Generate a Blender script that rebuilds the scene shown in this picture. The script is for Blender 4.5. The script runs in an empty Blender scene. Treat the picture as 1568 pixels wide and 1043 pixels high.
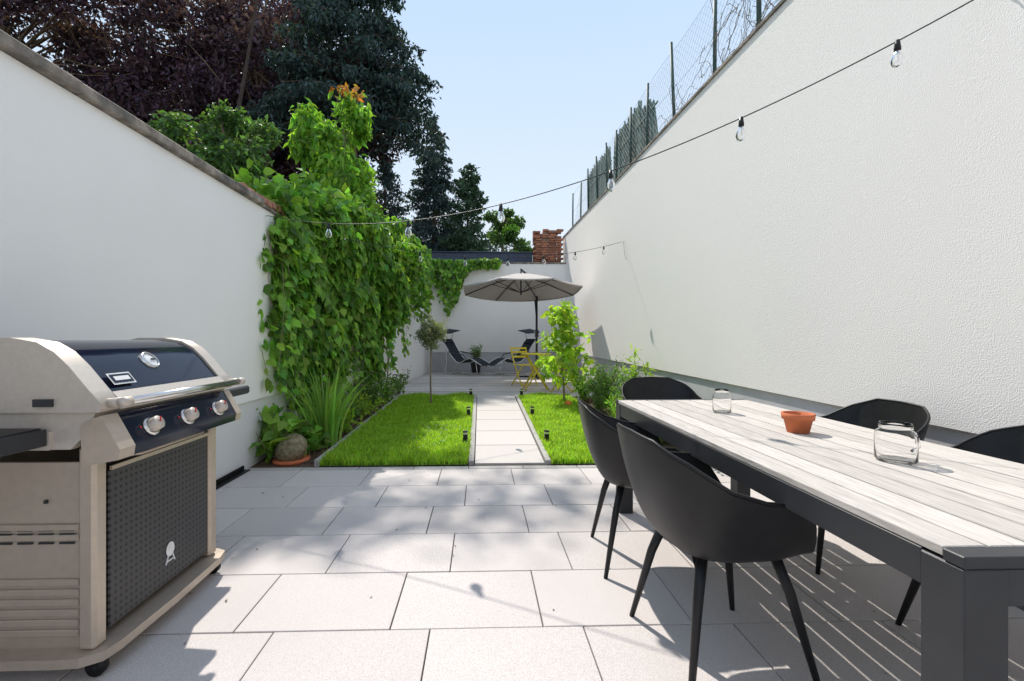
import bpy, math, numpy as np, random
from mathutils import Vector, Matrix
R=math.radians
random.seed(3)
scene=bpy.context.scene
scene.view_settings.view_transform='Standard'
try: scene.view_settings.look='None'
except Exception: pass
scene.view_settings.exposure=0
# ---------------------------------------------------------------- materials
def mk(name,c1,c2=None,scale=5,rough=.7,metal=0,bump=0,bscale=50,island=0,stretch=(1,1,1),transl=0,det=4,lo=.35,hi=.65,c3=None,s3=1,lo3=.45,hi3=.65,trans=0,ior=1.45,coat=0,spec=None):
    m=bpy.data.materials.new(name); m.use_nodes=True
    nt=m.node_tree; N=nt.nodes; Lk=nt.links; N.clear()
    out=N.new('ShaderNodeOutputMaterial'); b=N.new('ShaderNodeBsdfPrincipled')
    b.inputs['Roughness'].default_value=rough; b.inputs['Metallic'].default_value=metal
    b.inputs['Transmission Weight'].default_value=trans; b.inputs['IOR'].default_value=ior
    b.inputs['Coat Weight'].default_value=coat
    if spec is not None: b.inputs['Specular IOR Level'].default_value=spec
    tc=N.new('ShaderNodeTexCoord'); mp=N.new('ShaderNodeMapping'); mp.inputs['Scale'].default_value=stretch
    Lk.new(tc.outputs['Object'],mp.inputs['Vector'])
    c2=c2 or tuple(x*.85 for x in c1)
    def noise(s,d=4):
        n=N.new('ShaderNodeTexNoise'); n.inputs['Scale'].default_value=s; n.inputs['Detail'].default_value=d
        Lk.new(mp.outputs[0],n.inputs['Vector']); return n.outputs['Fac']
    def rng(v,a,bb,c=0,d=1):
        r=N.new('ShaderNodeMapRange'); r.inputs[1].default_value=a; r.inputs[2].default_value=bb; r.inputs[3].default_value=c; r.inputs[4].default_value=d
        Lk.new(v,r.inputs[0]); return r.outputs[0]
    def mix(f,a,bb,bt='MIX'):
        x=N.new('ShaderNodeMix'); x.data_type='RGBA'; x.blend_type=bt
        if hasattr(f,'node'): Lk.new(f,x.inputs[0])
        else: x.inputs[0].default_value=f
        for v,i in ((a,6),(bb,7)):
            if hasattr(v,'node'): Lk.new(v,x.inputs[i])
            else: x.inputs[i].default_value=(*v,1)
        return x.outputs[2]
    if transl:
        g0=N.new('ShaderNodeNewGeometry'); m0=N.new('ShaderNodeMath'); m0.operation='MULTIPLY'; m0.inputs[1].default_value=13.7
        f0=N.new('ShaderNodeMath'); f0.operation='FRACT'; Lk.new(g0.outputs['Random Per Island'],m0.inputs[0]); Lk.new(m0.outputs[0],f0.inputs[0])
        col=mix(f0.outputs[0],c1,c2)
    else: col=mix(rng(noise(scale,det),lo,hi),c1,c2)
    if c3: col=mix(rng(noise(s3,3),lo3,hi3),col,c3)
    if island:
        g=N.new('ShaderNodeNewGeometry')
        h=N.new('ShaderNodeHueSaturation')
        Lk.new(rng(g.outputs['Random Per Island'],0,1,1-island,1+island),h.inputs['Value'])
        mm=N.new('ShaderNodeMath'); mm.operation='MULTIPLY'; mm.inputs[1].default_value=7.31
        fr=N.new('ShaderNodeMath'); fr.operation='FRACT'
        Lk.new(g.outputs['Random Per Island'],mm.inputs[0]); Lk.new(mm.outputs[0],fr.inputs[0])
        if transl: Lk.new(rng(fr.outputs[0],0,1,.475,.52),h.inputs['Hue'])
        Lk.new(col,h.inputs['Color']); col=h.outputs[0]
    Lk.new(col,b.inputs['Base Color'])
    if bump:
        bp=N.new('ShaderNodeBump'); bp.inputs['Strength'].default_value=bump; bp.inputs['Distance'].default_value=.01
        Lk.new(noise(bscale,3),bp.inputs['Height']); Lk.new(bp.outputs[0],b.inputs['Normal'])
    if transl:
        t=N.new('ShaderNodeBsdfTranslucent'); Lk.new(mix(1.0,col,(1.6,1.7,.7),'MULTIPLY'),t.inputs['Color'])
        ms=N.new('ShaderNodeMixShader'); ms.inputs[0].default_value=transl
        Lk.new(b.outputs[0],ms.inputs[1]); Lk.new(t.outputs[0],ms.inputs[2]); Lk.new(ms.outputs[0],out.inputs[0])
    else: Lk.new(b.outputs[0],out.inputs[0])
    return m
WALL=mk('white_render',(.94,.915,.88),(.91,.885,.85),1.2,.9,bump=.12,bscale=140)
WALLR=mk('rough_render',(.90,.87,.825),(.84,.81,.765),150,.95,bump=.38,bscale=140,c3=(.86,.83,.79),s3=.5)
PLINTH=mk('plinth_grey',(.56,.555,.57),(.50,.495,.51),4,.9,bump=.3,bscale=140)
PLINTHL=mk('plinth_light',(.77,.755,.75),(.73,.715,.71),3,.9,bump=.2,bscale=140)
SLAB=mk('granite_slab',(.66,.61,.585),(.42,.39,.375),330,.75,bump=.12,bscale=380,island=.07,lo=.38,hi=.64,c3=(.49,.455,.44),s3=1.3,lo3=.42,hi3=.9,det=2)
PATH=mk('path_slab',(.60,.56,.53),(.50,.465,.44),260,.8,bump=.12,bscale=380,island=.06)
JOINT=mk('joint_sand',(.13,.115,.10),(.08,.07,.06),120,.95)
EDGE=mk('edging_stone',(.45,.43,.41),(.33,.315,.30),80,.85,bump=.3,bscale=120,island=.1)
DECK=mk('deck_board',(.68,.64,.61),(.50,.465,.44),30,.8,island=.22,stretch=(.15,1,1))
SOIL=mk('soil',(.15,.10,.065),(.07,.045,.03),30,1,bump=1,bscale=60)
EARTH=mk('lawn_earth',(.12,.18,.03),(.08,.13,.02),20,1)
GROUNDM=mk('ground_mat',(.10,.12,.05),(.07,.08,.04),2,1)
GRASS=mk('grass_blade',(.40,.56,.065),(.25,.43,.04),1.5,.6,island=.45,transl=.45)
COPE=mk('coping',(.38,.33,.28),(.21,.18,.15),14,.95,bump=.8,bscale=40,c3=(.12,.11,.10),s3=5)
TILE=mk('terracotta_tile',(.45,.22,.14),(.32,.16,.11),12,.9,bump=.4,bscale=60,island=.3)
BARK=mk('bark',(.24,.16,.11),(.12,.085,.06),12,.95,bump=1,bscale=20,stretch=(1,1,.2))
BARKD=mk('bark_dark',(.085,.06,.05),(.05,.035,.03),12,.95,bump=1,bscale=20,stretch=(1,1,.2))
BARKL=mk('bark_light',(.34,.26,.19),(.19,.145,.10),14,.95,bump=.6,bscale=30,stretch=(1,1,.2))
BLACK=mk('black_plastic',(.016,.016,.017),(.012,.012,.013),20,.42,bump=.05,bscale=400,spec=.35)
ANTH=mk('anthracite_metal',(.04,.043,.047),(.035,.037,.041),10,.45,metal=.2,bump=.05,bscale=300)
WOOD=mk('greyed_wood',(.60,.56,.515),(.45,.42,.385),9,.75,island=.12,stretch=(12,.7,4),bump=.2,bscale=30,c3=(.35,.325,.295),s3=16,lo3=.57,hi3=.77,spec=.2)
TERRA=mk('terracotta',(.58,.17,.07),(.50,.14,.06),20,.85)
GLASS=mk('glass',(1,1,1),(1,1,1),1,.02,trans=1,ior=1.3)
CHAMP=mk('champagne_paint',(.52,.435,.35),(.48,.40,.325),30,.36,metal=.35)
CHAMP2=mk('cast_alu',(.57,.51,.445),(.53,.475,.415),60,.4,metal=.3,bump=.05,bscale=200)
ENAMEL=mk('black_enamel',(.008,.012,.028),(.007,.010,.024),5,.08,spec=.45)
CHROME=mk('steel',(.72,.71,.69),(.66,.65,.63),20,.22,metal=1)
WHITEP=mk('white_plastic',(.8,.8,.8),None,20,.4)
REDP=mk('red_mark',(.6,.03,.03),None,20,.4)
YEL=mk('yellow_paint',(.85,.68,.04),(.8,.62,.04),20,.4)
CANV=mk('canopy_fabric',(.52,.475,.44),(.47,.43,.40),20,.9)
SLING=mk('sling_fabric',(.02,.025,.04),(.015,.02,.03),50,.8)
BLUEG=mk('fascia_metal',(.05,.07,.12),(.04,.055,.10),4,.5)
BRICK=mk('old_brick',(.40,.17,.10),(.30,.13,.085),9,.95,island=.35,bump=.6,bscale=40)
MORT=mk('mortar',(.34,.27,.21),(.24,.17,.13),12,1,bump=.5,bscale=50)
GREENP=mk('green_post',(.06,.11,.095),(.05,.09,.08),20,.6)
WIREM=mk('fence_wire',(.22,.27,.30),None,20,.6,metal=.2)
REED=mk('reed_slat',(.20,.27,.24),(.11,.17,.15),10,.9,island=.35)
TWIG=mk('dry_twig',(.28,.23,.18),(.17,.14,.11),20,.95)
STONE=mk('carved_stone',(.32,.27,.18),(.15,.14,.07),25,.95,bump=1,bscale=40)
ORANGE=mk('orange_plastic',(.8,.22,.03),None,10,.5)
def leafm(n,c,c2,isl=.4,tr=.35): return mk(n,c,c2,.8,.5,island=isl,transl=tr)
L_BEECH=leafm('copper_leaf',(.048,.026,.055),(.100,.048,.066),.65,.2)
L_BEECH2=leafm('copper_leaf_young',(.15,.075,.085),(.09,.065,.085),.5,.25)
L_CEDAR=leafm('cedar_needle',(.026,.055,.062),(.06,.10,.09),.5,.15)
L_SPRUCE=leafm('spruce_needle',(.080,.125,.135),(.055,.09,.10),.5,.15)
L_PINE=leafm('pine_needle',(.05,.10,.065),(.07,.13,.07),.5,.15)
L_GREEN=leafm('green_leaf',(.11,.20,.055),(.06,.13,.04),.5,.4)
L_WALN=leafm('walnut_leaf',(.24,.42,.06),(.12,.26,.045),.45,.5)
L_RED=leafm('young_red_leaf',(.45,.17,.04),(.28,.2,.05),.4,.4)
L_VINE=leafm('vine_leaf',(.25,.44,.06),(.09,.22,.04),.55,.45)  # darker second tone paints in the vine's deep shadows
L_YG=leafm('lime_leaf',(.38,.52,.07),(.24,.40,.05),.35,.5)
L_OLIVE=leafm('olive_leaf',(.27,.30,.18),(.20,.23,.14),.35,.35)
L_IRIS=leafm('blade_leaf',(.20,.37,.07),(.28,.46,.09),.35,.4)
L_SHRUB=leafm('shrub_leaf',(.17,.30,.07),(.10,.19,.055),.45,.4)
FLOW=mk('flower',(.7,.7,.7),(.75,.6,.3),5,.7)
PERF=bpy.data.materials.new('perforated_steel'); PERF.use_nodes=True
nt=PERF.node_tree; b=nt.nodes['Principled BSDF']; b.inputs['Roughness'].default_value=.5
tc=nt.nodes.new('ShaderNodeTexCoord'); vo=nt.nodes.new('ShaderNodeTexVoronoi'); vo.inputs['Scale'].default_value=40; vo.inputs['Randomness'].default_value=0
mp=nt.nodes.new('ShaderNodeMapping'); mp.inputs['Scale'].default_value=(0,1,1)
nt.links.new(tc.outputs['Object'],mp.inputs[0]); nt.links.new(mp.outputs[0],vo.inputs['Vector'])
mr=nt.nodes.new('ShaderNodeMapRange'); mr.inputs[1].default_value=.20; mr.inputs[2].default_value=.27
nt.links.new(vo.outputs['Distance'],mr.inputs[0])
mx=nt.nodes.new('ShaderNodeMix'); mx.data_type='RGBA'; mx.inputs[6].default_value=(.002,.002,.002,1); mx.inputs[7].default_value=(.05,.048,.051,1)
nt.links.new(mr.outputs[0],mx.inputs[0]); nt.links.new(mx.outputs[2],b.inputs['Base Color'])
# ---------------------------------------------------------------- builder
class B:
    def __init__(s,name): s.n=name; s.v=[]; s.f=[]; s.mi=[]; s.sm=[]; s.mats=[]
    def m(s,mat):
        if mat not in s.mats: s.mats.append(mat)
        return s.mats.index(mat)
    def add(s,v,f,mat,smooth=False):
        o=len(s.v); i=s.m(mat); s.v+=[tuple(x) for x in v]; s.f+=[tuple(o+k for k in q) for q in f]
        s.mi+=[i]*len(f); s.sm+=[smooth]*len(f)
    def arr(s,V,nper,mat):
        o=len(s.v); N=len(V); s.v+=V.reshape(-1,3).tolist()
        s.f+=(np.arange(N*nper).reshape(N,nper)+o).tolist(); s.mi+=[s.m(mat)]*N; s.sm+=[False]*N
    def box(s,x0,x1,y0,y1,z0,z1,mat,bev=0,rot=None):
        if bev:
            e=bev
            cx,cy,cz=(x0+x1)/2,(y0+y1)/2,(z0+z1)/2; hx,hy,hz=abs(x1-x0)/2,abs(y1-y0)/2,abs(z1-z0)/2
            vs=[];idx={}
            for sx in(-1,1):
                for sy in(-1,1):
                    for sz in(-1,1):
                        for k in range(3):
                            p=[sx*(hx-(0 if k==0 else e)),sy*(hy-(0 if k==1 else e)),sz*(hz-(0 if k==2 else e))]
                            idx[(sx,sy,sz,k)]=len(vs); vs.append(Vector(p))
            fs=[]
            for k in range(3):
                a,bb=[(1,2),(2,0),(0,1)][k]
                for sg in(-1,1):
                    q=[]
                    for (u,w) in((-1,-1),(1,-1),(1,1),(-1,1)):
                        t=[0,0,0]; t[k]=sg; t[a]=u; t[bb]=w; q.append(idx[(*t,k)])
                    fs.append(q if sg>0 else q[::-1])
            for k in range(3):
                a,bb=[(1,2),(2,0),(0,1)][k]
                for u in(-1,1):
                    for w in(-1,1):
                        t=[0,0,0];t[a]=u;t[bb]=w
                        t0=list(t);t0[k]=-1;t1=list(t);t1[k]=1
                        q=[idx[(*t0,a)],idx[(*t1,a)],idx[(*t1,bb)],idx[(*t0,bb)]]
                        fs.append(q)
            for sx in(-1,1):
                for sy in(-1,1):
                    for sz in(-1,1): fs.append([idx[(sx,sy,sz,k)] for k in range(3)])
            c=Vector((cx,cy,cz)); vs=[(rot@v if rot else v)+c for v in vs]
            s.add(vs,fs,mat); return
        v=[(x,y,z) for z in(z0,z1) for x,y in((x0,y0),(x1,y0),(x1,y1),(x0,y1))]
        if rot:
            c=Vector(((x0+x1)/2,(y0+y1)/2,(z0+z1)/2)); v=[rot@(Vector(p)-c)+c for p in v]
        s.add(v,[(0,3,2,1),(4,5,6,7),(0,1,5,4),(1,2,6,5),(2,3,7,6),(3,0,4,7)],mat)
    def prism(s,pts,zb,zt,mat):
        n=len(pts); v=[(p[0],p[1],zb[i] if hasattr(zb,'__len__') else zb) for i,p in enumerate(pts)]+[(p[0],p[1],zt[i] if hasattr(zt,'__len__') else zt) for i,p in enumerate(pts)]
        s.add(v,[tuple(range(n))[::-1],tuple(range(n,2*n))]+[(i,(i+1)%n,n+(i+1)%n,n+i) for i in range(n)],mat)
    def tube(s,P,r,mat,n=8,cap=True):
        P=[Vector(p) for p in P]; k=len(P)
        if not hasattr(r,'__len__'): r=[r]*k
        v=[];f=[]; up=None
        for i in range(k):
            t=(P[min(i+1,k-1)]-P[max(i-1,0)])
            if t.length<1e-9: t=Vector((0,0,1))
            t.normalize()
            if up is None: up=t.orthogonal().normalized()
            else:
                up=up-t*up.dot(t)
                up=up.normalized() if up.length>1e-6 else t.orthogonal().normalized()
            w=t.cross(up)
            for j in range(n):
                a=2*math.pi*j/n; v.append(P[i]+(up*math.cos(a)+w*math.sin(a))*r[i])
        for i in range(k-1):
            for j in range(n): f.append((i*n+j,i*n+(j+1)%n,(i+1)*n+(j+1)%n,(i+1)*n+j))
        if cap: f+= [tuple(range(n))[::-1],tuple((k-1)*n+j for j in range(n))]
        s.add(v,f,mat,n>4)
    def rev(s,prof,c,mat,n=24,M=None):
        v=[];f=[]
        for r,z in prof:
            for j in range(n):
                a=2*math.pi*j/n; p=Vector((r*math.cos(a),r*math.sin(a),z))
                v.append((M@p if M else p)+Vector(c))
        for i in range(len(prof)-1):
            for j in range(n): f.append((i*n+j,i*n+(j+1)%n,(i+1)*n+(j+1)%n,(i+1)*n+j))
        s.add(v,f,mat,True)
    def extrude(s,prof,y0,y1,mat,smooth=False):
        n=len(prof); v=[(x,y0,z) for x,z in prof]+[(x,y1,z) for x,z in prof]
        s.add(v,[tuple(range(n)),tuple(range(n,2*n))[::-1]],mat)
        s.add(v,[(i,n+i,n+(i+1)%n,(i+1)%n) for i in range(n)],mat,smooth)
    def done(s):
        me=bpy.data.meshes.new(s.n); me.from_pydata(s.v,[],s.f)
        for m in s.mats: me.materials.append(m)
        me.polygons.foreach_set('material_index',s.mi); me.polygons.foreach_set('use_smooth',s.sm); me.update()
        o=bpy.data.objects.new(s.n,me); scene.collection.objects.link(o); return o
def nrm(a): return a/np.maximum(np.linalg.norm(a,axis=-1,keepdims=True),1e-9)
def leaves(bd,rg,C,L,mat,bias=(0,0,-.3),spread=1.,asp=.5,nb=(0,0,.6),fold=.12,Lv=.3):
    N=len(C); C=np.asarray(C)
    d=nrm(np.array(bias)+spread*rg.normal(size=(N,3))*.6); n=nrm(np.array(nb)+rg.normal(size=(N,3))*.6)
    sd=nrm(np.cross(d,n)); nn=np.cross(sd,d)
    l=(L*(1+Lv*rg.uniform(-1,1,size=(N,1))))
    w=l*asp*.5
    V=np.stack([C,C+d*l*.3+sd*w*.9+nn*l*fold,C+d*l*.62+sd*w*.8+nn*l*fold*.7,C+d*l-nn*l*.1,C+d*l*.62-sd*w*.8+nn*l*fold*.7,C+d*l*.3-sd*w*.9+nn*l*fold],1) if L<.2 and L>.1 and N<25000 else np.stack([C,C+d*l*.45+sd*w+nn*l*fold,C+d*l-nn*l*.1,C+d*l*.45-sd*w+nn*l*fold],1)
    bd.arr(V,V.shape[1],mat)
def gz(y): return 0.0 if y<4.25 else (.15*(y-4.25)/3.75 if y<8 else .15)
def wx(y): return 2.35+.0215*y
def lwx(y): return -2.1 if y<5.35 else -2.1+.62*(y-5.35)/8.65
# ---------------------------------------------------------------- setting
g=B('ground'); g.box(-150,150,-60,300,-.2,-.05,GROUNDM); g.done()
p=B('patio_paving'); p.box(-2.09,2.34,-2.5,4.2,-.045,-.012,JOINT)
rows=[(-2.2,0),(-1.75,.3),(-1.3,0),(-.85,.3),(-.4,.0),(.05,.31),(.5,-.05),(.95,-.2+.31+.1),(1.4,-.198),(1.85,-.36),(2.3,-.148),(2.75,-.32),(3.2,-.105),(3.65,-.34)]
for y,off in rows:
    x=off-.62*5; y1=y+.45-.0055
    while x<2.4:
        a=max(x,-2.085); b2=min(x+.6145,2.335)
        if b2-a>.03: p.box(a,b2,y,y1,-.04,random.uniform(-.001,.001),SLAB,bev=.002)
        x+=.62
x=-2.08
while x<2.3:
    p.box(x,min(x+.49,2.33),4.105,4.19,-.04,.0,EDGE,bev=.003); x+=.495
rg=np.random.default_rng(77)
C=np.stack([rg.uniform(-2,2.2,60),rg.uniform(1.2,4.1,60),np.full(60,.004)],1)
p.done()
fl=B('fallen_leaves'); leaves(fl,rg,C,.022,TWIG,bias=(0,0,0),nb=(0,0,4),fold=.05); v=np.array(fl.v); v[:,2]=np.clip(v[:,2],.002,.012); fl.v=v.tolist(); fl.done()
s=B('garden_soil'); ys=[4.2,5,6,7,8.0]
for a,b2 in zip(ys,ys[1:]): s.add([(lwx(a)+.0,a,gz(a)-.012),(wx(a),a,gz(a)-.012),(wx(b2),b2,gz(b2)-.012),(lwx(b2),b2,gz(b2)-.012)],[(0,1,2,3)],SOIL)
rg=np.random.default_rng(5)
for i in range(500):
    y=rg.uniform(4.3,7.9); sd=rg.random()<.5
    xx=rg.uniform(lwx(y)+.05,-1.5) if sd else rg.uniform(1.65,2.4); q=rg.uniform(.006,.02)
    s.box(xx-q,xx+q,y-q,y+q,gz(y)-.012,gz(y)+q*.6,SOIL,rot=Matrix.Rotation(rg.uniform(0,3),3,'Z'))
s.done()
def lx0(y): return -1.47+.12*(y-4.25)/3.75
def lawn(name,xa,xb,y0,y1,n,seed):
    rg=np.random.default_rng(seed); o=B(name)
    for k in range(8):
        a=y0+(y1-y0)*k/8; c=y0+(y1-y0)*(k+1)/8
        o.add([(xa(a),a,gz(a)+.002),(xb(a),a,gz(a)+.002),(xb(c),c,gz(c)+.002),(xa(c),c,gz(c)+.002)],[(0,1,2,3)],EARTH)
    y=rg.uniform(y0+.01,y1,n); u=rg.random(n); xx=np.array([xa(v) for v in y])*(1-u)+np.array([xb(v) for v in y])*u
    z=np.array([gz(v) for v in y])
    base=np.stack([xx,y,z],1); tuft=.6+.6*np.sin(xx*9+np.sin(y*7)*2)*np.sin(y*8+1)*.5+.3*rg.random(n)
    h=(.045+.045*rg.random(n))*tuft+.015; a=rg.uniform(0,6.28,n); w=.0036
    sdv=np.stack([np.cos(a),np.sin(a),0*a],1)*w; ln=np.stack([np.cos(a+1.3),np.sin(a+1.3),0*a],1)*(h*rg.uniform(.1,.9,n))[:,None]
    tip=base+ln; tip[:,2]+=h
    mid=base+ln*.35; mid[:,2]+=h*.6
    V=np.stack([base-sdv,base+sdv,mid+sdv*.8,tip,mid-sdv*.8],1); o.arr(V,5,GRASS)
    fl=rg.choice(n,420,replace=False)
    if xa(5)<0:
        for i in fl:
            if 4.5<y[i]<5.6 and xx[i]>-.75: 
                q=.009; o.rev([(0.0,0),(q,.004),(0,.009)],(xx[i],y[i],z[i]+.07),WHITEP,6)
    return o.done()
lawn('lawn',lx0,lambda y:-.115,4.22,7.98,60000,1)
lawn('lawn',lambda y:.665,lambda y:1.55,4.22,7.98,38000,2)
p=B('garden_path'); y=4.24
p.add([(-.1,4.2,-.006),(.66,4.2,-.006),(.66,8,.146),(-.1,8,.146)],[(0,1,2,3)],JOINT)
L=.62
def slopebox(o,x0,x1,y0,y1,h0,h1,mat):
    v=[(x,yy,gz(yy)+h) for h in(h0,h1) for x,yy in((x0,y0),(x1,y0),(x1,y1),(x0,y1))]
    o.add(v,[(0,3,2,1),(4,5,6,7),(0,1,5,4),(1,2,6,5),(2,3,7,6),(3,0,4,7)],mat)
while y<7.95:
    y1=min(y+L-.014,7.98); slopebox(p,-.045,.60,y,y1,-.04,.012,PATH); y+=L
y=4.24
while y<7.95:
    y1=min(y+.99,7.98)
    slopebox(p,-.105,-.055,y,y1,-.05,.035,EDGE); slopebox(p,.612,.662,y,y1,-.05,.035,EDGE); y+=1.0
p.done()
e=B('bed_edging'); y=4.24
while y<7.9:
    y1=min(y+.49,7.98)
    v=[(lx0(yy)-d,yy,gz(yy)+h) for h in(-.04,.05) for yy,d in((y,.05),(y,0),(y1,0),(y1,.05))]
    e.add(v,[(0,3,2,1),(4,5,6,7),(0,1,5,4),(1,2,6,5),(2,3,7,6),(3,0,4,7)],EDGE); 
    y+=.5
e.done()
d=B('rear_terrace'); d.prism([(lwx(8),8.0),(wx(8),8.0),(wx(14),14.0),(lwx(14),14.0)],-.04,.125,JOINT)
y=8.0
while y<13.95:
    d.box(lwx(y)+.06,wx(y)-.01,y,min(y+.142,13.98),.128,.15,DECK,bev=.002); y+=.148
d.done()
w=B('right_boundary_wall'); Y0,Y1=-3,14.6
w.prism([(wx(Y0),Y0),(wx(Y0)+.35,Y0),(wx(Y1)+.35,Y1),(wx(Y1),Y1)],[.68,.68,.78,.78],[3.53,3.53,4.38,4.38],WALLR)
w.prism([(wx(Y0)+.025,Y0),(wx(Y0)+.34,Y0),(wx(Y1)+.34,Y1),(wx(Y1)+.025,Y1)],-.05,[.677,.677,.777,.777],PLINTH)
w.prism([(wx(Y0)-.02,Y0),(wx(Y0)+.38,Y0),(wx(Y1)+.38,Y1),(wx(Y1)-.02,Y1)],[3.532,3.532,4.382,4.382],[3.56,3.56,4.41,4.41],COPE)
w.done()
w=B('left_boundary_wall')
w.prism([(-2.45,-3),(-2.08,-3),(-2.08,5.35),(-2.45,5.35)],.6,2.42,WALL)
w.prism([(-2.44,-3),(-2.10,-3),(-2.10,5.34),(-2.44,5.34)],-.05,.597,PLINTHL)
w.prism([(-2.45,5.36),(-2.10,5.36),(lwx(14),14.0),(lwx(14)-.35,14.0)],-.05,[2.35,2.35,3.3,3.3],WALL)
y=-3
while y<4.0:
    w.box(-2.5,-2.035+random.uniform(-.01,.01),y,y+.49,2.423,2.485,COPE,bev=.008,rot=Matrix.Rotation(random.uniform(-.012,.012),3,'Y')); y+=.492
w.box(-2.48,-2.05,3.95,5.36,2.423,2.45,COPE,bev=.005)
y=4.0
while y<5.3:
    for k in range(2):
        w.box(-2.42+k*.2,-2.24+k*.2,y,y+.1,2.452,2.452+.05+random.uniform(0,.05),TILE,bev=.006,rot=Matrix.Rotation(random.uniform(-.2,.2),3,'Z')@Matrix.Rotation(random.uniform(-.15,.15),3,'Y'))
    y+=.115
w.done()
w=B('drain_strip'); w.box(-2.078,-2.03,2.4,4.1,.002,.012,BLACK)
for i in range(110):
    y=2.41+i*.0153; w.box(-2.085,-2.072,y,y+.007,.0,.05,BLACK)
w.done()
w=B('back_garden_wall')
w.box(lwx(14),wx(14)+.02,14.0,14.3,.74,3.45,WALL)
w.box(lwx(14),wx(14)+.02,14.02,14.3,-.05,.737,PLINTH)
w.box(lwx(14)-.02,wx(14),13.98,14.33,3.452,3.50,COPE,bev=.008)
w.done()
w=B('neighbour_roof_fascia'); w.box(-1.75,1.68,14.6,17,3.3,3.90,BLUEG,bev=.01); w.box(-1.8,1.72,14.55,17.05,3.90,3.93,BLUEG,bev=.01)
for i in range(12): w.box(-1.7+i*.29,-1.69+i*.29,14.59,14.6,3.32,3.89,ANTH)
w.done()
bp=B('brick_pillar'); bp.box(1.76,2.42,14.37,14.9,3.2,4.45,MORT)
z=3.2; r=0
while z<4.62:
    x=1.74-(.06 if r%2 else 0)
    while x<2.44:
        if z<4.2 or random.random()<.6:
            bp.box(x+random.uniform(0,.03),x+.2+random.uniform(0,.02),14.28+random.uniform(0,.07),14.45,z,z+.062,BRICK,bev=.008,rot=Matrix.Rotation(random.uniform(-.08,.08),3,'Z')@Matrix.Rotation(random.uniform(-.04,.04),3,'Y'))
            if random.random()<.5: bp.box(1.70,1.80,14.5+random.uniform(0,.1),14.75,z,z+.062,BRICK,bev=.006)
        x+=.225
    z+=.075; r+=1
bp.box(2.0,2.5,14.4,14.8,4.46,4.60,MORT,bev=.03)
bp.done()
# ---------------------------------------------------------------- fence
f=B('wire_fence'); rg=np.random.default_rng(11)
wt=lambda y:3.535+.0483*(y+3)+.025
def fx(y): return wx(y)+.17
post=[3.4,4.2,5.05,6.15,7.25,8.1,9.0,9.7,10.6,11.6,12.6,13.8]
for y in post: f.tube([(fx(y),y,wt(y)-.02),(fx(y)+rg.normal()*.02,y+rg.normal()*.02,wt(y)+1.22+rg.normal()*.06)],.022,GREENP,8)
for hh in(.12,.6,1.12):
    f.tube([(fx(y),y,wt(y)+hh+.02*math.sin(y*3)) for y in np.linspace(3.4,13.8,40)],.002,WIREM,4)
for i in range(-10,110):
    y=3.4+i*.11
    for dr in(1,-1):
        a=y if dr>0 else y+1.1; c=y+1.1 if dr>0 else y
        if min(a,c)<3.4 or max(a,c)>13.8: continue
        f.tube([(fx(a),a,wt(a)+.05),(fx(c)+.01,c,wt(c)+1.1)],.0014,WIREM,3,False)
for i in range(85):
    y0=rg.uniform(3.4,5.2) if i<50 else rg.uniform(5.2,9)
    q=np.array([fx(y0),y0,wt(y0)+rg.uniform(.05,.8 if i<50 else .3)]); v=rg.normal(size=3)*.04; P=[]
    for k in range(rg.integers(8,20)):
        P.append(q.copy()); v=v*.8+rg.normal(size=3)*.035; v[0]*=.4; q=q+v; q[0]=np.clip(q[0],fx(q[1])-.08,fx(q[1])+.2); q[2]=np.clip(q[2],wt(q[1])+.02,wt(q[1])+1.1)
    f.tube(P,.003,TWIG,4,False)
f.done()
f=B('reed_screen'); 
for j,(ya,yb,lean) in enumerate([(6.9,7.9,.25),(7.9,9.5,-.15),(9.55,11.8,.18)]):
    y=ya
    while y<yb:
        h=1.1+rg.normal()*.05-(0.25*(yb-y) if j==0 else 0)
        f.tube([(fx(y)+.06,y,wt(y)+.05),(fx(y)+.06+rg.normal()*.01,y+lean+rg.normal()*.015,wt(y)+h)],.018,REED,4); y+=.038
    for hh in(.2,.75): f.tube([(fx(ya)+.045,ya,wt(ya)+hh),(fx(yb)+.045,yb+lean*.5,wt(yb)+hh)],.015,REED,4)
f.done()
# ---------------------------------------------------------------- string lights
def bulb(o,x,y,z,s=1):
    o.tube([(x,y,z+.005),(x,y,z-.03*s),(x,y,z-.045*s)],[.009*s,.014*s,.014*s],BLACK,8)
    pr=[(.010,-.045),(.013,-.055),(.024,-.075),(.028,-.095),(.022,-.115),(.008,-.125),(.0005,-.127)]
    o.rev([(r*s,zz*s) for r,zz in pr]+[(max(r-.0025,.0003)*s,(zz+.002)*s) for r,zz in pr[::-1]],(x,y,z),GLASS,12)
    o.tube([(x,y,z-.05*s),(x+.004,y,z-.09*s),(x-.004,y,z-.09*s)],.0015,WHITEP,4)
def string(name,A,C,sag,ts,tail=None):
    o=B(name); A=Vector(A); C=Vector(C); pt=lambda t:A.lerp(C,t)-Vector((0,0,4*sag*t*(1-t)))
    o.tube([pt(t) for t in np.linspace(0,1,50)],.0035,BLACK,5)
    for t in ts: q=pt(t); bulb(o,*q,1.05)
    for q in(A,C): o.tube([q+Vector((.03 if q.x>0 else -.03,0,0)),q],.006,CHROME,6)
    if tail: o.tube(tail,.0025,BLACK,4)
    return o.done()
string('string_lights',(2.36,2.05,2.78),(-2.06,4.5,2.36),.44,[.065,.2,.345,.5,.664,.838])
string('string_lights',(2.50,7.9,2.86),(-1.60,5.5,2.35),.25,[.1,.235,.37,.51,.66,.8],[(2.50,7.9,2.86),(2.49,7.8,2.6),(2.49,7.7,2.5)])
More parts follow.
